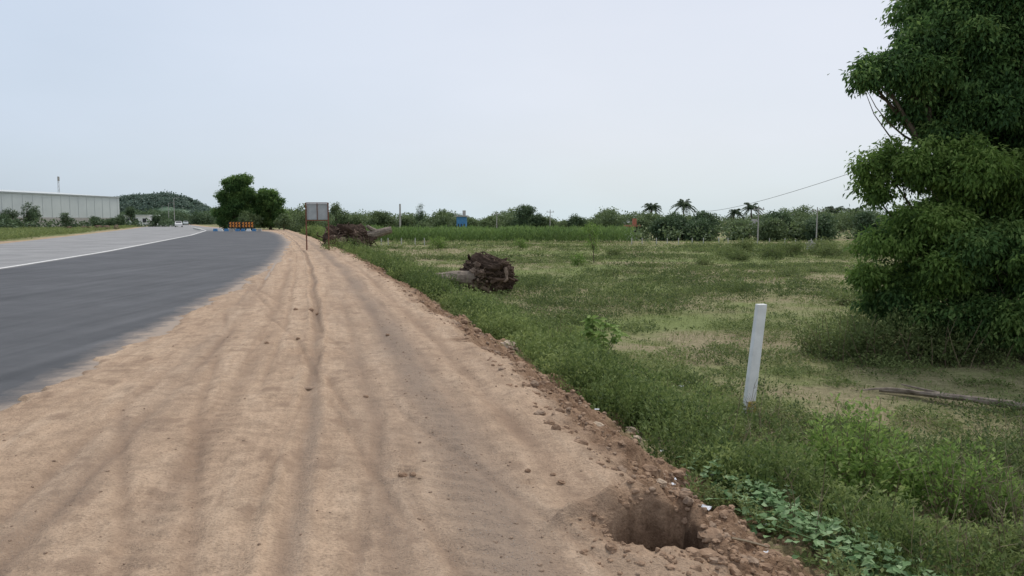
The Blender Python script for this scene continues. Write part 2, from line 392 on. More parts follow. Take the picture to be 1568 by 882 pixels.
# ------------------------------------------------------------------ vegetation helpers
def curvepts(a, b, n=6, sag=.1):
    a = np.array(a, float); b = np.array(b, float); t = np.linspace(0, 1, n)[:, None]
    m = (a+b)/2+rng.normal(size=3)*np.linalg.norm(b-a)*sag
    return a*(1-t)**2+2*m*t*(1-t)+b*t**2
def crown(mb, lobes, leafL, leafW, twigs, m, spread, mat=0, tone=0., gap=.35, droop=.5, tonef=None):
    for li, (x, y, z, r) in enumerate(lobes):
        n = max(6, int(twigs*r*r))
        d = rdir(n); rr = r*(.35+.65*rng.random(n)**.45)
        dn = fbm(d[:, 0]*2.3+x*3, d[:, 1]*2.3+d[:, 2]*2.3+z*3, 3, 5)
        rr *= .6+.8*dn
        P = np.array([x, y, z])+d*rr[:, None]*np.array([1, 1, .85])
        keep = vnoise(P[:, 0]*1.6/max(r, .6)+9, P[:, 2]*1.6/max(r, .6)+P[:, 1]/max(r, .6), 77) > gap*.75
        P = P[keep]; d = d[keep]; n = len(P)
        tv = rng.random(n)*.4+.45*np.clip((P[:, 2]-z)/r*.5+.5, 0, 1)+tone+(0 if tonef is None else tonef[li])  # lobe tops toned lighter: highlights put into the leaf colour
        Q = np.repeat(P, m, 0)+rng.normal(size=(n*m, 3))*spread*np.array([1, 1, .7])
        D = np.repeat(d, m, 0)*.7+rdir(n*m)*.8+np.array([0, 0, -droop])
        N = rdir(n*m)*.7+np.array([0, 0, 1.])
        sc = rng.uniform(.6, 1.25, n*m)
        leaves(mb, Q, D, N, leafL*sc, leafW*sc, np.clip(np.repeat(tv, m)+rng.normal(size=n*m)*.12, 0, 1), mat)
def sublobes(lobes, k=9, f=.36, flat=.8):
    o = []
    for (x, y, z, r) in lobes:
        n = max(4, int(k*min(1.6, max(.6, r))))
        d = rdir(n); d[:, 2] = d[:, 2]*.8+.12
        for q in d:
            rr = r*rng.uniform(.5, .92); o.append((x+q[0]*rr, y+q[1]*rr, z+q[2]*rr*flat, r*f*rng.uniform(.7, 1.25)+.06))
    return o
def limbs(mb, base, lobes, r0, mat=1, sub=4, fork=None):
    base = np.array(base, float); L = np.array(lobes); c = L[:, :3].mean(0)
    fk = np.array(fork) if fork is not None else base+(c-base)*.45
    p = curvepts(base, fk, 7, .04); rad = np.linspace(r0*1.15, r0*.8, 7); rad[0] *= 1.35
    tube(mb, p, rad, 9, .5, mat, .08)
    for (x, y, z, r) in lobes:
        p = curvepts(fk, (x, y, z), 8, .08); tube(mb, p, np.linspace(r0*.5, r0*.1, 8), 6, .5, mat, .08)
        for i in range(sub):
            q = p[rng.integers(3, 8)]; t = np.array([x, y, z])+rdir(1)[0]*r*.8
            tube(mb, curvepts(q, t, 5, .12), np.linspace(r0*.15, r0*.03, 5), 4, .5, mat)
def autolobes(x, y, z0, H, W, n=10, low=.35):
    o = []
    for i in range(n):
        a = rng.uniform(0, 6.28); q = rng.random()**.6; t = rng.random()
        env = math.sqrt(max(.08, 1-(2*t-1)**2*.8))
        r = W*rng.uniform(.17, .26)
        zz = z0+H*(low+(1-low)*t)-r*.7*t
        o.append((x+math.cos(a)*q*env*(W/2-r*.8), y+math.sin(a)*q*env*(W/2-r*.8), zz, r))
    return o
def tree_auto(name, x, y, H, W, mats, leaf=.3, n=11, twigs=60, m=7, low=.3, z0=None, tone=0., r0=None):
    z0 = float(terrain(x, y)) if z0 is None else z0
    lb = autolobes(x, y, z0, H, W, n, low); mb = MB()
    crown(mb, lb, leaf, leaf*.6, twigs, m, leaf*.8, 0, tone, droop=.2)
    limbs(mb, (x, y, z0-.1), lb, r0 or H*.03, 1, 2)
    return mb.build(name, mats)

# ------------------------------------------------------------------ big tree at right
T = (9.9, 16.6, float(terrain(9.9, 16.6))-.1)
up = [(10.4, 16, 5.5, 1.4), (9.1, 16.1, 5.1, .95), (8.25, 15.8, 4.6, .62), (7.45, 15.7, 4.6, .42), (7.2, 15.7, 4.5, .3), (7.85, 15.8, 4.75, .36), (8.45, 16, 5.3, .55), (9.2, 16.4, 6.3, .95), (11.6, 16.6, 6.9, 1.7), (10.3, 16.2, 7.1, 1.1),
      (12.3, 16, 5.2, 1.6), (10.7, 15.5, 3.9, 1.2), (9.5, 15.9, 3.9, 1.0), (8.5, 16, 3.95, .6), (12.2, 15.6, 3.2, 1.3), (13.4, 16.5, 6.3, 1.7),
      (9.8, 15.7, 4.8, 1.0), (11.2, 15.5, 4.8, 1.2), (9.0, 15.8, 4.4, .7), (9.9, 15.9, 6.2, .9), (11.3, 16.4, 3.0, 1.4), (8.9, 15.9, 3.4, .55)]
lo = [(7.75, 16, 2.75, .55), (8.5, 15.6, 2.75, .75), (7.5, 15.9, 2.25, .4), (9.4, 15.2, 2.4, .95), (10.6, 15.0, 2.2, 1.1), (8.3, 15.3, 1.5, .75), (7.6, 15.6, 1.15, .55), (7.4, 15.5, .6, .45), (8.2, 15.1, .5, .7),
      (9.4, 14.7, .9, .9), (10.6, 14.6, .7, 1.0), (11.8, 14.9, 1.6, 1.2), (9.9, 14.4, -.1, .7), (10.9, 14.5, -.1, .75), (12.3, 14.9, .2, 1.0), (8.9, 16.6, 1.5, .8),
      (8.9, 14.9, -.15, .65), (10.2, 15.9, .9, 1.0), (11.5, 16.0, .6, 1.2), (9.7, 16.4, 2.1, 1.0), (11, 16.2, 2.0, 1.3), (8.2, 15.2, -.2, .6), (9.4, 14.5, -.35, .6), (10.4, 14.4, -.55, .55), (11.5, 14.5, -.3, .8), (7.7, 15.5, -.1, .45)]
mb = MB()
sb = sublobes(up, 13, .34); tf = [rng.uniform(-.24, .24) for _ in sb]
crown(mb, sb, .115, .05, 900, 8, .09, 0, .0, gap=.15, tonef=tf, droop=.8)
crown(mb, [(x, y+.2, z, r*.7) for x, y, z, r in up], .14, .06, 210, 8, .14, 0, -.3, gap=.35)  # inner leaves toned darker: shade between clumps put into their colour
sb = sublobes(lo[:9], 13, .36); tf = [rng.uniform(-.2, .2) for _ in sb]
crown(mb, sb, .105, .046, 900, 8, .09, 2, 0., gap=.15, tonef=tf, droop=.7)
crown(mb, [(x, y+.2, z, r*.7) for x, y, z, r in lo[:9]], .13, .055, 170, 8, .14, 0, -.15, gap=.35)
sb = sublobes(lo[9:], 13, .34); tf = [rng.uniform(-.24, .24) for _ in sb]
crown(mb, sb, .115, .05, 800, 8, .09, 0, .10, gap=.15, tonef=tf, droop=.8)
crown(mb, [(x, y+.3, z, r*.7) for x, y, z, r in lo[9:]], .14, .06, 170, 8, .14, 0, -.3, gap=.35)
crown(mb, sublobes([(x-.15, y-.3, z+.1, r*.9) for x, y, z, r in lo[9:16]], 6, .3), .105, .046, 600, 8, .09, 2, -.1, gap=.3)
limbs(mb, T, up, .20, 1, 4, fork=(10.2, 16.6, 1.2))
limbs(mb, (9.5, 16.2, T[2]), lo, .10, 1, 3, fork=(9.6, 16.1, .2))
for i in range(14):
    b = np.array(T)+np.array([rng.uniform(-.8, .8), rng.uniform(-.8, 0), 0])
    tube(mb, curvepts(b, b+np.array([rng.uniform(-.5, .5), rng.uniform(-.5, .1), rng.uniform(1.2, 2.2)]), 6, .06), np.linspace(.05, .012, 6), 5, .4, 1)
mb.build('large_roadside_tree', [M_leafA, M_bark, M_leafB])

mb = MB()
und = []
for i in range(80):
    x = rng.uniform(6.9, 14.0); y = rng.uniform(14.2, 17.6)
    r = rng.uniform(.2, .42); und.append((x, y, float(terrain(x, y))+r*rng.uniform(.4, 1.3), r))
for i in range(44):
    x = rng.uniform(6.2, 8.8); y = rng.uniform(14.4, 16.5); r = rng.uniform(.25, .45); und.append((x, y, float(terrain(x, y))+r*rng.uniform(.4, 1.0+1.8*(x-6.2)/2.4), r))
crown(mb, und, .09, .03, 330, 7, .12, 0, -.05, gap=.3, droop=-.1)
for i in range(200):
    x = rng.uniform(6.2, 13); y = rng.uniform(14.0, 16.5); z = float(terrain(x, y))
    p = curvepts((x, y, z), (x+rng.normal()*.2, y+rng.normal()*.15, z+rng.uniform(.3, 1.0)), 5, .1); tube(mb, p, np.linspace(.008, .003, 5), 4, rng.random()*.6, 1)
mb.build('undergrowth_shrub', [M_fweed, M_dry])

# ------------------------------------------------------------------ weeds and grass
def cluster(mb, P, H, R, m, L, W, var, mat=0, upw=.6):
    n = len(P); N = n*m; t = rng.random(N)**.8; a = rng.uniform(0, 6.28, N)
    Hh = np.repeat(H, m); Rr = np.repeat(R, m)
    q = np.sqrt(rng.random(N))*(1.05-.6*t)
    off = np.stack([np.cos(a)*q*Rr, np.sin(a)*q*Rr, t*Hh], 1)
    D = np.stack([np.cos(a), np.sin(a), 0*a], 1)*.8+rdir(N)*.5+np.array([0, 0, upw])
    sc = rng.uniform(.6, 1.3, N)
    leaves(mb, np.repeat(P, m, 0)+off, D, rdir(N)*.6+np.array([0, 0, 1.]), np.repeat(L, m)*sc, np.repeat(W, m)*sc,
           np.clip(np.repeat(var, m)+rng.normal(size=N)*.14+t*.3-.15, 0, 1), mat)
def sample(n, y0, y1, r0, r1):
    y = np.exp(rng.uniform(math.log(y0), math.log(y1), n)); x = y*rng.uniform(r0, r1, n); return x, y
def pz(x, y, dz=0.): return np.stack([x, y, terrain(x, y)+dz], 1)

mb = MB()
x, y = sample(115000, 2.4, 95, -.35, .95)
s = x-crest(y); mk = fbm(x*1.1, y*.8, 4, 201)
kp = (s > 1.4+(fbm(x*1.4, y*1.4, 3, 101)-.5)*2.0) & (rng.random(len(x)) < .05+1.4*sst(.46, .64, mk))
x, y, s, mk = x[kp], y[kp], s[kp], mk[kp]
H = (.03+.14*sst(.48, .75, mk)*rng.uniform(.4, 1.5, len(x)))*(1+y/50)*(1+1.0*sst(10, 4, y))
lod = 1+y/18
tone = .1+.8*fbm(x*.45, y*.35, 3, 205)+.12*rng.normal(size=len(x))
cluster(mb, pz(x, y), H, (.05+.04*rng.random(len(x)))*lod, 6, .030*lod, .015*lod, tone, 0)
mb.build('field_weeds', [M_fweed])
mb = MB()
x, y = sample(140000, 2.4, 100, -.35, .95)
s = x-crest(y); mk = fbm(x*.7+50, y*.5, 4, 211)
kp = (s > 1.8+(fbm(x*1.4, y*1.4, 3, 101)-.5)*1.4) & (rng.random(len(x)) < .12+1.2*sst(.42, .64, mk))
x, y = x[kp], y[kp]; lod = 1+y/18
blades(mb, pz(x, y), rdir(len(x))*.75+np.array([0, 0, .9]), rng.uniform(.03, .13, len(x))*(1+y/35), .005*lod, np.clip(rng.normal(size=len(x))*.22+.5+.6*(fbm(x*.25, y*.25, 3, 5)-.5), 0, 1))
mb.build('field_grass', [M_grass])
mb = MB(); nn_ = 2600; y = np.exp(rng.uniform(math.log(7), math.log(88), nn_)); x = y*rng.uniform(-.25, .85, nn_); mk = fbm(x*.12, y*.20, 3, 231)
kp = (x-crest(y) > 3.4) & (mk > .48); x, y = x[kp], y[kp]; P = []
for i in range(len(x)):
    m_ = 10; px = x[i]+rng.normal(size=m_)*.5*(.6+y[i]/35); py = y[i]+rng.normal(size=m_)*.3
    P.append(np.stack([px, py, terrain(px, py), np.full(m_, rng.uniform(.06, .34)), np.full(m_, rng.random())], 1))
P = np.concatenate(P); lod = 1+P[:, 1]/18
cluster(mb, P[:, :3], P[:, 3]*rng.uniform(.5, 1.2, len(P)), .13*lod, 14, .035*lod, .016*lod, .02+.40*P[:, 4], 0, .8)
mb.build('field_scrub', [M_fweed])

mb = MB(); P = []
nn_ = 330; yc = np.exp(rng.uniform(math.log(4.6), math.log(95), nn_)); sc_ = 1.3+rng.gamma(1.5, .42, nn_)
kp = (vnoise(yc*.9, yc*0, 55) > .34) & ~((yc < 6) & (sc_ < 2.0))
for yy, s0 in zip(yc[kp], sc_[kp]):
    R = rng.uniform(.18, .50)*(1+yy/50); Hc = (.60*R+rng.uniform(.08, .30))*(1+yy/90)*sst(5.0, 1.5, s0)+.04; m_ = int(110*R*R/(1+yy/50)**2*2.4+12); tn = rng.uniform(.10, .75)
    a = rng.uniform(0, 6.28, m_); q = np.sqrt(rng.random(m_)); px = crest(yy)+s0+np.cos(a)*q*R; py = yy+np.sin(a)*q*R
    P.append(np.stack([px, py, terrain(px, py), Hc*(1-.7*q*q)*rng.uniform(.65, 1.1, m_), np.full(m_, tn)+rng.normal(size=m_)*.06, np.full(m_, min(R*.30, .11*(1+yy/50)))], 1))
P = np.concatenate(P); lod = 1+P[:, 1]/18
cluster(mb, P[:, :3], P[:, 3]+.03, P[:, 5], 19, .032*lod, .015*lod, P[:, 4], 0, .8)
n = 9000; j = rng.integers(0, len(P), n)
blades(mb, P[j, :3]+rng.normal(size=(n, 3))*np.array([.05, .05, 0]), rdir(n)*.4+np.array([0, 0, 1.]), P[j, 3]*1.3, .004*(1+P[j, 1]/15), rng.random(n)*.7+.2, 0)
mb.build('embankment_weeds', [M_weed])

def bush(name, x, y, H, R, cnt, L, W, mats, tone=.4, up=.8, stems=12, m=14):
    mb = MB(); z = float(terrain(x, y)); n = cnt
    a = rng.uniform(0, 6.28, n); q = np.sqrt(rng.random(n))*R; px = x+np.cos(a)*q; py = y+np.sin(a)*q
    hh = H*(1-.55*(q/R)**2)*rng.uniform(.45, 1.1, n)
    cluster(mb, pz(px, py), hh, np.full(n, R*.16), m, np.full(n, L), np.full(n, W), tone+.25*rng.random(n), 0, up)
    for i in range(min(n, stems)):
        p = curvepts((x+(px[i]-x)*.4, y+(py[i]-y)*.4, z-.03), (px[i], py[i], z+hh[i]), 5, .06); tube(mb, p, np.linspace(.006, .002, 5), 4, .5, 1)
    return mb.build(name, mats)
bush('tall_weed_bush', 3.2, 6.85, 1.0, .5, 160, .06, .028, [M_leafB, M_dry], .45, .8, 60, 22)
bush('tall_weed_bush', 3.95, 6.5, .8, .45, 120, .055, .025, [M_leafB, M_dry], .35, .8, 50, 20)
for x, y, H, R, c in [(2.85, 6.2, .3, .4, 45), (3.3, 5.2, .35, .55, 70), (3.9, 5.3, .5, .5, 80), (2.7, 4.6, .22, .4, 50), (4.6, 7.6, .4, .5, 50), (2.45, 7.4, .25, .35, 35), (2.15, 8.6, .5, .55, 110), (1.45, 9.9, .55, .6, 120), (1.85, 9.1, .5, .5, 90),
                      (.8, 11.9, .5, .55, 100), (.35, 13.2, .5, .5, 90), (-.1, 15.2, .6, .8, 120), (1.0, 16.2, .45, .5, 60), (-1.6, 21, .6, 1.0, 110), (-3.2, 26, .6, 1.0, 100), (-5.0, 30, .8, 1.2, 110), (-6.6, 36, .9, 1.4, 110), (-9, 42, .8, 1.5, 100), (4.2, 9.3, .2, .6, 50), (5.6, 8.2, .25, .7, 60), (3.2, 11.2, .2, .6, 50), (5.0, 6.7, .45, .6, 80), (4.4, 5.9, .45, .5, 80), (3.4, 4.5, .3, .4, 50)]:
    lod = 1+y/30
    bush('leafy_weed', x, y, H, R, c, .036*lod, .016*lod, [M_weed, M_dry], rng.uniform(.2, .6), .9, 15, 16)
mb = MB(); bx, by = 1.62, 13.6; bz = float(terrain(bx, by))
for i in range(20):
    a = rng.uniform(0, 6.28); tip = np.array([bx+math.cos(a)*rng.uniform(.12, .42), by+math.sin(a)*.3, bz+rng.uniform(.3, .78)])
    tube(mb, curvepts((bx, by, bz), tip, 5, .08), np.linspace(.014, .005, 5), 5, .6, 1)
    for j in range(9):
        b = rng.uniform(0, 6.28); D = np.array([[math.cos(b), math.sin(b), rng.uniform(-.5, .35)]])
        leaves(mb, tip[None]-np.array([[0, 0, .1*rng.random()]]), D, np.array([[0, -.4, 1.]])+rdir(1)*.5, rng.uniform(.13, .22), rng.uniform(.07, .10), rng.uniform(.3, .95))
mb.build('broad_leaf_plant', [M_leafB, M_weed])
mb = MB(); n = 900; t = rng.random(n); cx = 1.80+.65*t+rng.normal(size=n)*.19; cy = 6.35-1.8*t+rng.normal(size=n)*.14
P = pz(cx, cy, 0)+np.stack([0*t, 0*t, rng.uniform(.06, .22, n)], 1)
leaves(mb, P, rdir(n)*np.array([1, 1, .25]), rdir(n)*.45+np.array([0, 0, 1.]), rng.uniform(.04, .10, n), rng.uniform(.035, .075, n), rng.random(n), 0, .08)
for i in range(25):
    j, q = rng.integers(0, n, 2)
    if np.linalg.norm(P[j]-P[q]) < .6: tube(mb, curvepts(P[j], P[q], 5, .05), .004, 4, .6, 0)
mb.build('creeping_plant', [M_pale])
mb = MB()
for cx, cy, c in [(4.0, 6.0, 40), (3.2, 4.9, 20), (3.0, 9.5, 14), (2.4, 7.6, 16), (3.7, 5.0, 26), (6.2, 9, 20), (2.2, 5.2, 10), (4.4, 6.4, 26)]:
    for i in range(c):
        x = cx+rng.normal()*.25; y = cy+rng.normal()*.2; z = float(terrain(x, y)); h = rng.uniform(.2, .7)
        p = curvepts((x, y, z), (x+rng.normal()*.1, y+rng.normal()*.08, z+h), 5, .06); tube(mb, p, np.linspace(.004, .0015, 5), 4, rng.random(), 0)
        for j in range(4):
            q = p[rng.integers(1, 5)]; tube(mb, curvepts(q, q+np.array([rng.normal()*.07, rng.normal()*.07, rng.uniform(.03, .12)]), 3, .05), [.002, .0015, .001], 3, rng.random(), 0)
mb.build('dry_plant_stems', [M_dry])
mb = MB(); a = (5.9, 12.0); b = (7.5, 10.3); p = curvepts((a[0], a[1], float(terrain(*a))+.06), (b[0], b[1], float(terrain(*b))+.12), 9, .03)
tube(mb, p, np.linspace(.035, .065, 9), 8, .5, 0, .12, True)
tube(mb, curvepts(p[2], p[2]+np.array([-.9, .1, .03]), 5, .05), np.linspace(.03, .012, 5), 5, .5, 0, .1)
tube(mb, curvepts(p[4], p[4]+np.array([-.6, .7, .06]), 5, .05), np.linspace(.03, .012, 5), 5, .5, 0, .1)
mb.build('fallen_branch', [M_cut])

def sapling(x, y, H, W, name='field_sapling', mats=[M_leafB, M_bark], n=9, lf=.13, low=.35):
    z = float(terrain(x, y)); mb = MB(); lb = autolobes(x, y, z, H, W, n, low)
    crown(mb, lb, lf, lf*.42, 90, 7, .12, 0, 0, gap=.35); limbs(mb, (x, y, z), lb, .03, 1, 2); mb.build(name, mats)
sapling(5.4, 50, 2.9, 1.6, n=12)
sapling(3.95, 46, .8, 1.4, 'field_shrub'); sapling(.7, 70, 1.2, 1.6, 'field_shrub'); sapling(-7.0, 72, 1.6, 2.2, 'field_shrub')
for x, y, H, W in [(15.5, 53, .9, 3), (19, 56, 1.3, 3.2), (22, 60, 1.5, 3.5), (17, 60, .9, 2.5), (24.5, 58, 1.3, 3), (26, 64, 1.5, 4), (12, 48, .5, 2), (14, 38, .45, 1.8), (9, 30, .4, 1.4), (11, 25, .4, 1.5), (20, 66, 1.3, 3), (28, 60, 1.6, 4), (8, 60, .6, 2), (5, 38, .4, 1.5)]:
    sapling(x, y, H, W, 'field_shrub', [M_fweed, M_bark], 10, .14, .15)

# ------------------------------------------------------------------ stones, clods, litter
mb = MB()
n = 5200; y = np.exp(rng.uniform(math.log(2.6), math.log(22), n)); s = rng.uniform(-4.4, .1, n)
kp = rng.random(n) < .12+.9*gs(s, -.9, .35); y, s = y[kp], s[kp]; x = crest(y)+s; r = rng.gamma(1.6, .002, len(x))+.0015
r = np.minimum(r, .011); stones(mb, pz(x, y, 0)+np.stack([0*r, 0*r, r*.1], 1), r*(1+y/60))
mb.build('shoulder_pebbles', [M_stone])
mb = MB(); n = 5600; y = np.exp(rng.uniform(math.log(2.8), math.log(45), n)); s = rng.normal(size=n)*.42+.65; x = crest(y)+s; r = np.minimum(rng.gamma(1.4, .009, n)+.004, .06)
kp = (np.hypot((x-HX0), (y-HY0)) > .22) & (s > -.1); x, y, r, s = x[kp], y[kp], r[kp], s[kp]
hlf = len(x)*2//3
stones(mb, pz(x, y)[:hlf], (r*(1+y/60))[:hlf], 1); stones(mb, pz(x, y)[hlf:], (r*.8*(1+y/60))[hlf:], 0)
n = 240; a_ = rng.uniform(0, 6.28, n); rr_ = .24+np.abs(rng.normal(size=n))*.16; x = HX0+np.cos(a_)*rr_; y = HY0+np.sin(a_)*rr_; stones(mb, pz(x, y), np.minimum(rng.gamma(1.5, .005, n)+.003, .03), 1)
mb.build('embankment_rubble', [M_stone, M_clod])
def rock(x, y, r, mat=M_pstone, name='rock'):
    mb = MB(); z = float(terrain(x, y)); blob(mb, (x, y, z+r*.2), (r, r*.8, r*.7), .45, 1.6, .5, 0, CS8, int(rng.integers(1, 99))); mb.build(name, [mat], False)
for x, y, r in [(-.05, 11.4, .12), (.95, 12.0, .14), (.5, 12.6, .1), (-3.5, 26, .22), (1.4, 3.55, .07), (1.0, 5.0, .04), (2.35, 9.3, .17), (-1.0, 16.4, .1), (1.3, 8.1, .07), (1.0, 9.4, .06), (-5.4, 33, .3), (.95, 5.6, .04), (.8, 7.0, .06), (1.2, 7.2, .05)]: rock(x, y, r)
for x, y, r in [(.1, 4.75, .02), (.26, 4.7, .018), (.3, 4.55, .025), (-1.35, 6.9, .025), (-3.2, 9.8, .03), (-1.75, 10.6, .03), (-.7, 4.75, .03), (-.62, 4.62, .02), (-2.9, 10.2, .03), (-3.6, 13.5, .05), (-3.4, 13.2, .04), (-3.9, 13.6, .04)]: rock(x, y, r, M_clod, 'soil_clod')
mb = MB(); blob(mb, (-1.98, 7.35, float(terrain(-1.98, 7.35))+.01), (.09, .05, .014), .2, 2, .5); mb.build('flat_stone', [M_stone])
mb = MB()
def scrap(x, y, L, mat):
    p = np.array([x, y, float(terrain(x, y))+.03]); g = 5
    a, b = np.meshgrid(np.linspace(-.5, .5, g), np.linspace(-.5, .5, g)); V = np.stack([a*L, b*L*.6, (rng.random((g, g)))*L*.25], -1).reshape(-1, 3)
    th = rng.uniform(0, 3.14); V = np.stack([V[:, 0]*math.cos(th)-V[:, 1]*math.sin(th), V[:, 0]*math.sin(th)+V[:, 1]*math.cos(th), V[:, 2]], 1)+p
    i = np.arange(g*g).reshape(g, g); mb.add(V, np.stack([i[:-1, :-1], i[:-1, 1:], i[1:, 1:], i[1:, :-1]], -1).reshape(-1, 4), .5, mat)
for x, y, L, m in [(1.28, 4.9, .08, 0), (1.15, 5.3, .05, 0), (2.05, 7.6, .12, 0), (1.55, 9.8, .09, 1), (3.15, 6.3, .09, 1), (1.25, 5.7, .05, 0), (1.9, 5.5, .08, 0), (2.3, 6.6, .07, 0), (1.4, 8.6, .08, 0), (1.75, 6.5, .06, 0), (-.2, 17, .1, 0), (2.6, 11.5, .09, 0), (1.3, 10.6, .07, 0), (4.6, 8.4, .07, 0), (1.05, 6.4, .04, 0), (1.45, 6.1, .05, 0), (.9, 7.9, .05, 0), (1.5, 4.3, .05, 0), (1.45, 7.2, .06, 0), (1.2, 9.1, .06, 0)]: scrap(x, y, L, m)
mb.build('plastic_litter', [M_plastic, M_blue])
mb = MB(); p = curvepts((1.30, 4.35, float(terrain(1.3, 4.35))+.03), (1.55, 4.45, float(terrain(1.55, 4.45))+.05), 4, .02); tube(mb, p, .008, 5, .9, 0, 0, True); mb.build('dry_stick', [M_dry])

# ------------------------------------------------------------------ uprooted stumps
def stump(x, y, R, zc, tdir, tl, seed, sx=1., floor=None, rt=.34):
    mb = MB(); c = np.array([x, y, zc]); floor = zc-R*.8 if floor is None else floor
    blob(mb, c, (R*.80*sx, R*.62, R*.76), .6, 2.4, .15, 0, CS20, seed)
    blob(mb, c+np.array([R*.5*sx, 0, -R*.25]), (R*.5, R*.5, R*.5), .6, 2.2, .15, 0, CS20, seed+3)
    blob(mb, c+np.array([-R*.4*sx, -.1, R*.15]), (R*.5, R*.45, R*.45), .6, 2.2, .2, 0, CS20, seed+4)
    for i in range(170):
        d = rdir(1)[0]
        t2 = nrm(np.cross(d, rdir(1)[0]))
        S_ = np.array([sx, .85, .9])*R
        out = rng.uniform(.75, .98)+(.35*rng.random() if rng.random() < .22 else 0)
        a = c+(d*.9-t2*.25)*S_*rng.uniform(.6, .9); b = c+(d*.8+t2*rng.uniform(.3, .8))*S_*out
        a[2] = max(a[2], floor+.03); b[2] = max(b[2], floor)
        p = curvepts(a, b, 7, .25); p += rng.normal(size=p.shape)*R*.03
        r = (.025+.10*rng.random()**1.8)*R; tube(mb, p, np.linspace(r, r*.4, 7), 6, rng.random(), 0, .25, True)
    for i in range(26):
        d = rdir(1)[0]; blob(mb, c+d*R*.75*np.array([sx, .9, .8]), np.array([.2, .2, .2])*R*rng.uniform(.5, 1.5), .5, 2.5, rng.random(), 0, CS8, seed+i)
    td = np.array(tdir, float)/np.linalg.norm(tdir)
    p = curvepts(c+td*R*.2+np.array([0, -.1, -.1]), c+td*tl, 8, .03); tube(mb, p, np.linspace(R*rt, R*rt*.7, 8), 12, .5, 1, .10, True)
    q = p[5]; tube(mb, curvepts(q, q+np.array([-.6, -.3, .35])*R, 5, .1), np.linspace(R*.16, R*.08, 5), 7, .5, 1, .1, True)
    q = p[4]; tube(mb, curvepts(q, q+np.array([-.7, -.5, -.1])*R, 5, .1), np.linspace(R*.14, R*.06, 5), 7, .5, 1, .1, True)
    mb.build('uprooted_tree_stump', [M_root, M_cut], False)
zb = float(terrain(-.9, 27.5))
stump(-.90, 27.5, .86, zb+.68, (-1.9, -.75, -.14), 2.3, 3, 1.22, zb-.05, .36)
stump(-10.6, 49, 1.25, .35, (1.6, .3, .40), 2.9, 11, 1.35, -.9, .27)

# ------------------------------------------------------------------ white boundary post
mb = MB(); px, py = 3.10, 9.85; pzv = float(terrain(px, py))
box(mb, (px, py, pzv+.68), (.135, .10, 1.62), .5, 0, .15, (.10, .0), .92)
box(mb, (px+.03, py-.03, pzv+.10), (.12, .10, .22), .5, 1, .15, (.10, .0), .85)
po = mb.build('white_boundary_post', [M_white, M_yel])
b = po.modifiers.new('b', 'BEVEL'); b.width = .008; b.segments = 2
mb = MB()
for i in range(22):
    x = -16+i*1.3 if i < 6 else 14+(i-6)*1.4; y = 84 if i < 6 else 90-(i-6)*.3
    box(mb, (x+rng.normal()*.15, y, float(terrain(x, y))+.35), (.08, .08, 1.0), .5, 0, rng.uniform(0, 1), (rng.normal()*.03, 0))
mb.build('field_fence_posts', [M_fpost])

# ------------------------------------------------------------------ sign
E = bpy.data.objects.new('roadside_sign_board', None); scene.collection.objects.link(E)
sx, sy = -10.55, 41.3; sz = float(terrain(sx, sy))
mb = MB()
for d in (-.6, .6): box(mb, (sx+d, sy, sz+1.28), (.06, .06, 2.62), .5, 0)
mb.build('legs', [M_rust], parent=E)
mb = MB(); box(mb, (sx, sy+.05, sz+2.1), (1.14, .012, .86), .5, 0); mb.build('panel', [M_panel], parent=E)
mb = MB()
for zz in (1.63, 2.57): box(mb, (sx, sy-.002, sz+zz), (1.136, .045, .05), .5, 0)
box(mb, (sx, sy+.02, sz+2.1), (.035, .03, .88), .5, 0)
mb.build('frame', [M_rust], parent=E)

# ------------------------------------------------------------------ chevron barricade
E = bpy.data.objects.new('chevron_barricade', None); scene.collection.objects.link(E)
by = 118.; bx0 = -43.9
mbB, mbO, mbL = MB(), MB(), MB()
for kx in (0, 1):
    cx = bx0+kx*1.98
    box(mbB, (cx+.95, by, 1.0), (1.9, .05, .95), .5, 0)
    for j in range(4):
        for row in (0, 1):
            x0 = cx+.12+j*.46; z0 = .6+row*.42
            for sgn in (1, -1):
                zz = z0+.2; V = [[x0, by-.035, zz], [x0+.24, by-.035, zz], [x0+.40, by-.035, zz+sgn*.18], [x0+.16, by-.035, zz+sgn*.18]]
                if sgn < 0: V = V[::-1]
                mbO.add(V, [[0, 1, 2, 3]], .5, 0)
    for d in (.15, 1.75): box(mbL, (cx+d, by+.06, .72), (.07, .07, 1.44), .5, 0)
mbB.build('boards', [M_black], parent=E); mbO.build('chevrons', [M_oran], parent=E); mbL.build('posts', [M_rust], parent=E)
mb = MB()
for i in range(9):
    box(mb, (-45.6+i*.85, by-.9, .20), (.62, .45, .38), .5, (0, 1, 0, 2, 0)[i % 5], 0, None, .8)
mb.build('painted_road_blocks', [M_blue, M_white, M_con])

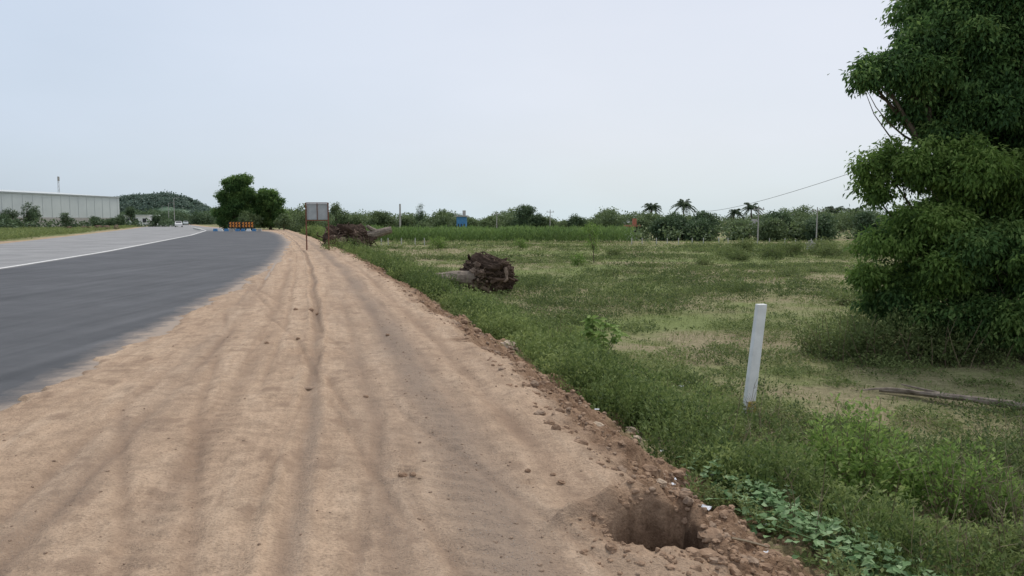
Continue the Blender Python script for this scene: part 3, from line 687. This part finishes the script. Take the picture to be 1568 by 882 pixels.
# ------------------------------------------------------------------ industrial shed
E = bpy.data.objects.new('industrial_shed', None); scene.collection.objects.link(E)
a = np.array([-122., 120.]); b = np.array([-109.5, 213.]); d = (b-a)/np.linalg.norm(b-a); nn = np.array([-d[1], d[0]])
L = np.linalg.norm(b-a); mid = (a+b)/2; rz = math.atan2(d[1], d[0]); cc = mid+nn*20
mb = MB(); box(mb, (cc[0], cc[1], 3.9), (L, 40, 8.4), .5, 0, rz); mb.build('walls', [M_shed], parent=E)
mb = MB()
cr = lambda u, w, z: [mid[0]+d[0]*u+nn[0]*w, mid[1]+d[1]*u+nn[1]*w, z]
h = L/2+.3
V = [cr(-h, -.3, 8.15), cr(h, -.3, 8.15), cr(h, 20, 9.6), cr(-h, 20, 9.6), cr(h, 40.3, 8.15), cr(-h, 40.3, 8.15)]
mb.add(V, [[0, 1, 2, 3], [3, 2, 4, 5]], .5, 0); mb.build('roof', [M_shedb], parent=E)
mb = MB()
for i in range(30): c = cr(-L/2+3+i*3.1, -.03, 4.4); box(mb, c, (.05, .04, 7.2), .5, 0, rz)
c = cr(0, -.10, 8.05); box(mb, c, (L, .16, .35), .5, 0, rz)
mb.build('wall_ribs', [M_shedb], parent=E)
mb = MB(); c = cr(0, -.06, 1.2); box(mb, c, (L, .08, 2.4), .5, 0, rz); mb.build('plinth_wall', [M_con], parent=E)
E = bpy.data.objects.new('small_white_building', None); scene.collection.objects.link(E)
mb = MB(); box(mb, (-124, 255, 1.6), (8.5, 7, 3.4), .5, 0); mb.build('walls', [M_white], parent=E)
mb = MB(); box(mb, (-124, 255, 3.42), (9.3, 7.8, .22), .5, 0); mb.build('roof_slab', [M_shed], parent=E)
mb = MB()
for dx in (-2.8, 0, 2.8): box(mb, (-124+dx, 251.46, 1.7), (1.2, .1, 1.3), .5, 0)
mb.build('windows', [M_dark], parent=E)
mb = MB(); mx, my = -148., 250.
for dx, dy in ((-.4, -.3), (.4, -.3), (0, .4)): tube(mb, [(mx+dx, my+dy, 0), (mx+dx*.4, my+dy*.4, 16)], .06, 5, .5, 0)
for i in range(12):
    z = 1+i*1.25; f = 1-.6*z/16; tube(mb, [(mx-.4*f, my-.3*f, z), (mx+.4*f, my-.3*f, z+1.1)], .03, 4, .5, 0); tube(mb, [(mx+.4*f, my-.3*f, z), (mx, my+.4*f, z+1.1)], .03, 4, .5, 0)
box(mb, (mx, my, 15.2), (.5, .4, 1.4), .5, 0); mb.build('telecom_mast', [M_con])

def house(name, x, y, w, dp, h, z0, wall, roof, storeys=1):
    E = bpy.data.objects.new(name, None); scene.collection.objects.link(E)
    mb = MB(); box(mb, (x, y, z0+h/2), (w, dp, h), .5, 0); mb.build('walls', [wall], parent=E)
    mb = MB(); box(mb, (x, y, z0+h+.13), (w+.6, dp+.6, .24), .5, 0); box(mb, (x+w*.25, y, z0+h+.75), (w*.3, dp*.4, 1.), .5, 0); mb.build('roof', [roof], parent=E)
    mb = MB()
    for st_ in range(storeys):
        for i in (-1, 0, 1): box(mb, (x+i*w*.3, y-dp/2-.03, z0+1.6+st_*2.9), (w*.13, .08, 1.2), .5, 0)
    mb.build('windows', [M_dark], parent=E)
house('blue_house', -10.0, 152, 1.9, 3, 3.6, -1.2, M_blue, M_con)
house('red_and_white_house', 18.2, 116, 1.7, 2.4, 1.9, -1.2, M_white, M_red)
house('white_house', 29.5, 190, 3.0, 3, 3.4, -1.2, M_white, M_white)
house('white_house', 47, 150, 3.0, 3, 1.9, -1.2, M_white, M_con)
mb = MB(); x, y = 27.3, 69.5; z = float(terrain(x, y)); box(mb, (x, y, z+.35), (.55, .55, .8), .5, 0); box(mb, (x, y, z+.79), (.7, .7, .1), .5, 0); tube(mb, [(x, y, z+.83), (x, y, z+1.05)], .2, 10, .5, 0, 0, True); mb.build('concrete_well_pillar', [M_con])

def pole(x, y, z0, H, r=.11):
    mb = MB(); tube(mb, [(x, y, z0-.2), (x, y, z0+H)], [r, r*.7], 7, .5, 0, 0, True)
    box(mb, (x, y-.15, z0+H-.5), (1.5, .09, .1), .5, 0)
    for dx in (-.6, 0, .6): tube(mb, [(x+dx, y-.15, z0+H-.45), (x+dx, y-.15, z0+H-.22)], .05, 6, .5, 0, 0, True)
    mb.build('utility_pole', [M_con])
pole(59.2, 248, -1.2, 6.2, .15); pole(27.5, 44, -1.2, 8.6); pole(32.3, 100, -1.2, 4.8, .09); pole(7.5, 150, -1.2, 5.0, .1); pole(40, 100, -1.2, 4.6, .09); pole(-3, 150, -1.2, 4.6, .1)
mb = MB(); tube(mb, [(-22, 150, -1.2), (-22, 150, 4.9)], [.2, .16], 8, .5, 0, 0, True); mb.build('brick_chimney', [M_con])
mb = MB(); t = np.linspace(0, 1, 60)[:, None]; p = np.array([59.2, 248, 4.6])*(1-t)+np.array([27.5, 44, 7.15])*t; p[:, 2] -= (4*t*(1-t)*1.5)[:, 0]
tube(mb, p, np.linspace(.05, .018, 60), 4, .5, 0); mb.build('overhead_cable', [M_wire])
mb = MB()
for i, (x, y) in enumerate([(-104, 235), (-135, 300), (-165, 360)]):
    tube(mb, [(x, y, 0), (x, y, 8.5)], [.12, .08], 6, .5, 0, 0, True); tube(mb, [(x, y, 8.4), (x+.9, y, 8.8), (x+1.8, y, 8.75)], .05, 5, .5, 0)
mb.build('street_lamp', [M_con])

# ------------------------------------------------------------------ cars
def car(x, y, rz, paint):
    E = bpy.data.objects.new('car', None); scene.collection.objects.link(E); E.location = (x, y, 0.02); E.rotation_euler = (0, 0, rz)
    mb = MB()
    pts = np.array([(-2.05, .35), (-2.1, .75), (-1.95, .95), (-1.15, 1.02), (-.65, 1.45), (.75, 1.48), (1.45, 1.02), (2.05, .95), (2.1, .4)]); n = len(pts)
    nar = np.where(pts[:, 1] > 1.2, .66, .85)
    base = np.stack([pts[:, 0], -nar, pts[:, 1]], 1); top = base*np.array([1, -1, 1])
    bot = np.stack([pts[:, 0], -nar*0-.85, 0*nar+.33], 1); bot2 = bot*np.array([1, -1, 1])
    V = np.concatenate([base, top, bot, bot2]); i = np.arange(n-1)
    F = [[k_, k_+1, n+k_+1, n+k_] for k_ in i]+[[2*n+k_, 2*n+k_+1, k_+1, k_] for k_ in i]+[[n+k_, n+k_+1, 3*n+k_+1, 3*n+k_] for k_ in i]
    mb.add(V, F, .5, 0)
    mb.build('body', [paint], parent=E)
    mb = MB()
    for sg in (-1, 1):
        mb.add([[-1.0, sg*.80, 1.06], [1.25, sg*.80, 1.06], [.7, sg*.70, 1.40], [-.6, sg*.70, 1.40]], [[0, 1, 2, 3]], .5, 0)
    mb.add([[-1.17, -.7, 1.06], [-1.17, .7, 1.06], [-.72, .6, 1.42], [-.72, -.6, 1.42]], [[0, 1, 2, 3]], .5, 0)
    mb.add([[1.47, -.7, 1.06], [1.47, .7, 1.06], [.83, .6, 1.44], [.83, -.6, 1.44]], [[0, 1, 2, 3]], .5, 0)
    mb.build('windows', [M_dark], parent=E)
    mb = MB()
    for wx in (-1.3, 1.3):
        for sg in (-1, 1): tube(mb, [(wx, sg*.68, .32), (wx, sg*.88, .32)], .32, 14, .5, 0, 0, True)
    mb.build('wheels', [M_black], parent=E)
car(-84, 192, 2.0, M_white); car(-122, 285, 2.0, M_shed)
mb = MB()
for i in range(14): box(mb, (-52.5-i*.95, 128+i*2.1, .1), (.3, 2.0, .24), .5, 0, .42)
mb.build('traffic_island_kerb', [M_fpost])

# ------------------------------------------------------------------ trees around
def tree_lobes(name, base, lobes, mats, leaf, twigs, tone=0.):
    mb = MB(); sb = sublobes(lobes, 9, .38); tf = [rng.uniform(-.2, .2) for _ in sb]
    crown(mb, sb, leaf, leaf*.55, twigs, 7, leaf*.7, 0, tone, gap=.1, tonef=tf, droop=.3)
    crown(mb, [(x, y, z, r*.75) for x, y, z, r in lobes], leaf*1.3, leaf*.8, twigs*.35, 7, leaf, 0, -.25, gap=.2)  # inner fill with crown shade painted in as a darker leaf tone
    limbs(mb, base, lobes, .25, 1, 2); mb.build(name, mats)
tree_lobes('roadside_tree', (-48, 134, 0), [(-48.5, 134, 7.9, 1.9), (-47.2, 134, 8.5, 1.5), (-49.8, 134, 5.6, 1.9), (-46.3, 134, 6.2, 2.0), (-48, 134, 3.8, 2.4), (-50.8, 134, 3.0, 1.7), (-45.6, 134, 3.2, 2.0), (-50, 134, 1.4, 1.5), (-46.5, 133, 1.3, 1.6)], [M_leafA, M_bark], .3, 110, .02)
tree_lobes('roadside_tree', (-42.6, 134.5, 0), [(-43.2, 134, 5.8, 1.6), (-41.9, 134, 4.6, 1.7), (-44.1, 135, 4.2, 1.9), (-43.4, 135, 1.8, 2.0), (-41.0, 134.5, 2.4, 1.5), (-42, 134, 6.2, 1.)], [M_leafA, M_bark], .3, 110, .08)
for x, y, H, W in [(-50.5, 140, 4.2, 4), (-38.3, 128, 3.0, 3.6), (-36, 136, 4.6, 4.5), (-33.5, 150, 5.2, 5), (-45, 131, 3, 5)]:
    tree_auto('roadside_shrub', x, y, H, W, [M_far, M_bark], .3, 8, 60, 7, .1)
for x, y, H, W in [(-110, 176, 5.0, 3.6), (-104.5, 165, 5.6, 3.2), (-99.5, 170, 3.2, 3), (-98, 190, 3.2, 3.2), (-99.5, 200, 5.2, 3.8), (-108, 160, 3, 3), (-101, 185, 2.6, 3), (-92, 175, 2.2, 2.6), (-112, 168, 3.2, 3.6), (-96, 205, 3, 3.4), (-113, 172, 5, 3.4), (-95, 182, 2.8, 3)]:
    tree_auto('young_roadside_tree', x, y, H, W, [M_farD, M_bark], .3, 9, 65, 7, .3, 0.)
TL = [(-31, 150, 4.2, 6), (-35.2, 152, 6.2, 3), (-27, 156, 4.9, 7), (-14.4, 156, 3.9, 4), (-9, 160, 3.2, 6), (-4.2, 158, 3.4, 6), (3.2, 156, 6.0, 7.2), (10, 160, 2.8, 6), (17, 165, 3.0, 6),
      (38.6, 110, 4.3, 7), (44.5, 112, 3.2, 5), (33.6, 112, 2.6, 4), (24, 112, 3.8, 6), (28.5, 114, 3.9, 5.5), (20, 118, 3.0, 4), (48.5, 104, 4.0, 5), (54, 100, 4.8, 6), (60, 98, 5.5, 7), (68, 96, 5, 8), (76, 92, 6, 8), (29.5, 118, 3.4, 5), (22.0, 109, 3.2, 4), (26.5, 108, 3.0, 5),
      (-22, 158, 3.6, 5), (-17.5, 150, 3.0, 4), (7, 155, 3.6, 4), (13.5, 158, 3.8, 4), (-.5, 162, 3.7, 5), (42, 104, 3.6, 4.5), (35.5, 104, 3.0, 4)]
for i, (x, y, H, W) in enumerate(TL):
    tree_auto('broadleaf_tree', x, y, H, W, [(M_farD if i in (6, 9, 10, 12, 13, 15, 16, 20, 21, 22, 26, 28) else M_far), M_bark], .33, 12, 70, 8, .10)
mb = MB(); x, y = -18.3, 152; z = -1.2; lb = [(x+rng.normal()*.3*(1-i/9), y, z+1.2+i*.58, 1.1-.1*i) for i in range(9)]
crown(mb, lb, .4, .08, 90, 7, .25, 0, 0, .5); limbs(mb, (x, y, z), lb, .12, 1, 1); mb.build('casuarina_tree', [M_farD, M_bark])

mb = MB(); lb = []
for i in range(460):
    x = rng.uniform(-60, 190); y = 165+rng.uniform(0, 60)+max(0, x)*.1; k_ = float(vnoise(np.array(x*.12), np.array(0.), 3)); r = rng.uniform(1.0, 1.7)+1.3*k_
    lb.append((x, y, -1.0+r*rng.uniform(.4, 1.1)+1.4*k_, r))
for i in range(150):
    x = rng.uniform(17, 95); y = 104+rng.uniform(0, 14)-max(0, x-50)*.15; k_ = float(vnoise(np.array(x*.25), np.array(4.), 3)); r = rng.uniform(.5, .9)+.5*k_
    lb.append((x, y, -1.2+r*rng.uniform(.5, 1.2)+.6*k_, r))
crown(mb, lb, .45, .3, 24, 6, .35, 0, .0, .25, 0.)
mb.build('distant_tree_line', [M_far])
mb = MB(); lb = []
for i in range(260):
    t = rng.random(); x = -135-t*170+rng.normal()*14; y = 300+t*280+rng.normal()*10; r = rng.uniform(2, 4); lb.append((x, y, r*.7, r))
for i in range(220):
    x = rng.uniform(-100, -52); y = 200+rng.uniform(0, 120)
    if x < redge(y)+5: continue
    r = rng.uniform(1.3, 2.8); lb.append((x, y, r*.7, r))
for i in range(90):
    x = rng.uniform(-175, -120); y = 222+rng.uniform(0, 60)
    if x > ledge(y)-8: continue
    r = rng.uniform(1.2, 2.4); lb.append((x, y, r*.6, r))
for i in range(70):
    y = rng.uniform(125, 215); x = -104+(y-165)*.13+rng.normal()*2.5; r = rng.uniform(.7, 1.3); lb.append((x, y, r*.6, r))
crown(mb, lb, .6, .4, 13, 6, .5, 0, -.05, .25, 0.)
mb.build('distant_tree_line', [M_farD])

mb = MB(); n = 17000; x = rng.uniform(-26, 15.5, n); y = 96+rng.uniform(0, 14, n)-.12*x
h = rng.random(n); P = np.stack([x, y, -1.2+h*(1.45+.9*(fbm(x*.35, y*.35, 3, 4)-.3))], 1)
leaves(mb, P, rdir(n)*.7+np.array([0, 0, .9]), rdir(n), rng.uniform(.4, .8, n), .12, np.clip(.15+h*.4+rng.normal(size=n)*.18+.3*(fbm(x*.2, y*.2, 3, 14)-.5), 0, 1))
mb.build('crop_row', [M_crop])

mb = MB(); n = 22000; y = np.exp(rng.uniform(math.log(45), math.log(215), n)); x = ledge(y)-1-rng.gamma(1.5, 10, n); mk = fbm(x*.15, y*.1, 3, 301)
kp = rng.random(n) < .25+sst(.4, .6, mk); x, y = x[kp], y[kp]
cluster(mb, pz(x, y), rng.uniform(.15, .6, len(x)), np.full(len(x), .4), 6, np.full(len(x), .22), np.full(len(x), .08), .3+.5*rng.random(len(x)))
mb.build('verge_grass', [M_fweed])
mb = MB(); P = []
for i in range(14): P.append((-78+rng.normal()*2, 143+rng.normal()*2, .3))
stones(mb, np.array(P), rng.uniform(.3, .7, 14)); mb.build('soil_heap', [M_root])

def palm(x, y, zc, fl, z0=-1.2):
    mb = MB(); top = np.array([x, y, zc]); tube(mb, curvepts((x+rng.normal()*.5, y, z0), top, 8, .03), np.linspace(.26, .17, 8), 8, .5, 1, .05)
    for i in range(30):
        a = i*2.4+rng.normal()*.2; el = rng.uniform(-.5, 1.35); d = np.array([math.cos(a), math.sin(a), 0]); up_ = np.array([0, 0, 1.])
        t = np.linspace(0, 1, 12)[:, None]; p = top+d*fl*t*math.cos(el*.8)+up_*fl*(t*math.sin(el)*.95-.55*t**2)
        tube(mb, p, np.linspace(.05, .015, 12), 4, .7, 1)
        for sg in (-1, 1):
            side = np.cross(d, up_)*sg; P = np.repeat(p[1:], 3, 0)+rng.normal(size=(33, 3))*.06
            D = side[None]*.8+d[None]*.6+np.array([[0, 0, -.55]])+rdir(33)*.2
            leaves(mb, P, D, rdir(33)*.4+up_, fl*.30*(1.1-np.repeat(np.linspace(.1, .8, 11), 3)), .13, np.clip(rng.random(33)*.6+.1, 0, 1), 0)
    mb.build('coconut_palm_tree', [M_farD, M_bark])
palm(36.2, 198, 5.0, 3.0); palm(46.0, 205, 6.0, 3.6); palm(64.5, 206, 5.2, 3.3); palm(84.5, 200, 4.2, 3.5); palm(88.5, 198, 3.8, 3.0); palm(61.5, 210, 4.0, 2.6)

# ------------------------------------------------------------------ hill
gx = np.linspace(-470, -170, 150); gyy = np.linspace(640, 860, 90); HX, HY = np.meshgrid(gx, gyy)
def hillz(x, y):
    a = 25*np.exp(-((x+365)/30)**2-((y-740)/50)**2)+22*np.exp(-((x+323)/24)**2-((y-735)/45)**2)+9*np.exp(-((x+285)/32)**2-((y-730)/50)**2)+5*np.exp(-((x+410)/30)**2-((y-735)/50)**2)
    return a*(1+.25*(fbm(x*.05, y*.05, 4, 9)-.5))-1.5
HZ = hillz(HX, HY)+(fbm(HX*.2, HY*.2, 4, 19)-.5)*3.5
nr, nc = HX.shape; idx = np.arange(nr*nc).reshape(nr, nc)
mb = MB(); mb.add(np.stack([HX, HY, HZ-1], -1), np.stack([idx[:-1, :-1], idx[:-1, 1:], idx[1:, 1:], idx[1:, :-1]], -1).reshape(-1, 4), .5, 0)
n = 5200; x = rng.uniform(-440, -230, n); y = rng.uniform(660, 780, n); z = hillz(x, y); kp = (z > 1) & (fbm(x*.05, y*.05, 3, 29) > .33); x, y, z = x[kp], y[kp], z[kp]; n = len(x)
M_hl = leafmat('hazed_hill_foliage', (.11, .165, .135), (.135, .19, .15), (.16, .22, .165), .3, nscale=.03)  # low-contrast bluish greens with the haze in the colour
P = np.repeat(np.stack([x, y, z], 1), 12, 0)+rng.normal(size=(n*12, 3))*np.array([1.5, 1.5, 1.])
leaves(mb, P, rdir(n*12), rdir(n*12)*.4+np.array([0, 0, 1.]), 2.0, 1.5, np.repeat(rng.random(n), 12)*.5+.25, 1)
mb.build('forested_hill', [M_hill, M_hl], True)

# ------------------------------------------------------------------ light + sky
az, el = math.radians(25), math.radians(58)
w = bpy.data.worlds.new('World'); scene.world = w; w.use_nodes = True; nt = w.node_tree; nt.nodes.clear()
sky = nt.nodes.new('ShaderNodeTexSky'); sky.sky_type = 'NISHITA'; sky.sun_disc = False; sky.sun_elevation = el; sky.sun_rotation = az
sky.air_density = 1.2; sky.dust_density = 2.5; sky.ozone_density = 1.5
tc = nt.nodes.new('ShaderNodeTexCoord'); mp = nt.nodes.new('ShaderNodeMapping'); mp.inputs['Scale'].default_value = (1, 1, 2.6)
nz_ = nt.nodes.new('ShaderNodeTexNoise'); nz_.inputs['Scale'].default_value = 1.7; nz_.inputs['Detail'].default_value = 5; nz_.inputs['Roughness'].default_value = .5
rp = nt.nodes.new('ShaderNodeValToRGB'); rp.color_ramp.elements[0].position = .3; rp.color_ramp.elements[0].color = (.70, .70, .70, 1); rp.color_ramp.elements[1].position = .7; rp.color_ramp.elements[1].color = (.97, .97, .97, 1)
sep = nt.nodes.new('ShaderNodeSeparateXYZ'); hz = nt.nodes.new('ShaderNodeValToRGB')
els = hz.color_ramp.elements
for e_, (p_, c_) in zip([els[0], els.new(.10), els.new(.35), els[-1]], [(.0, (.74, .87, .93)), (.10, (.80, .855, .945)), (.35, (.77, .82, .94)), (1., (.86, .88, .97))]):
    e_.position = p_; e_.color = (*c_, 1)
lr = nt.nodes.new('ShaderNodeMapRange'); lr.inputs[1].default_value = .10; lr.inputs[2].default_value = -.70; lr.inputs[3].default_value = 0; lr.inputs[4].default_value = .70
lm = nt.nodes.new('ShaderNodeMixRGB'); lm.inputs[2].default_value = (.56, .70, .89, 1)
sc = nt.nodes.new('ShaderNodeMixRGB'); sc.blend_type = 'MULTIPLY'; sc.inputs[0].default_value = 1; sc.inputs[2].default_value = (9.9, 9.8, 9.7, 1)
mx = nt.nodes.new('ShaderNodeMixRGB')
bg = nt.nodes.new('ShaderNodeBackground'); bg.inputs['Strength'].default_value = .1; wo = nt.nodes.new('ShaderNodeOutputWorld')
lk = nt.links.new
lk(tc.outputs['Generated'], mp.inputs['Vector']); lk(mp.outputs[0], nz_.inputs['Vector']); lk(nz_.outputs['Fac'], rp.inputs[0]); lk(rp.outputs[0], mx.inputs[0]); lk(sky.outputs[0], mx.inputs[1])
lk(tc.outputs['Generated'], sep.inputs[0]); lk(sep.outputs[2], hz.inputs[0]); lk(sep.outputs[0], lr.inputs[0]); lk(lr.outputs[0], lm.inputs[0]); lk(hz.outputs[0], lm.inputs[1]); lk(lm.outputs[0], sc.inputs[1]); lk(sc.outputs[0], mx.inputs[2])
lk(mx.outputs[0], bg.inputs[0]); lk(bg.outputs[0], wo.inputs[0])
sd = bpy.data.lights.new('sun', 'SUN'); sd.energy = 2.1; sd.angle = math.radians(14); sd.color = (1, .95, .87)
so = bpy.data.objects.new('sun', sd); scene.collection.objects.link(so)
Sv = Vector((math.cos(el)*math.sin(az), math.cos(el)*math.cos(az), math.sin(el))); so.rotation_euler = (-Sv).to_track_quat('-Z', 'Y').to_euler(); so.location = (0, 0, 50)

cam = bpy.data.cameras.new('camera'); co = bpy.data.objects.new('camera', cam); scene.collection.objects.link(co)
co.location = (0, 0, 1.63); co.rotation_euler = (math.radians(90-5.07), 0, 0); cam.sensor_width = 36; cam.lens = 26.7; cam.clip_end = 8000; cam.clip_start = .05
scene.camera = co
scene.view_settings.view_transform = 'Standard'; scene.view_settings.look = 'None'; scene.view_settings.exposure = 0
print('quads', sum(len(o.data.polygons) for o in scene.objects if o.type == 'MESH'))
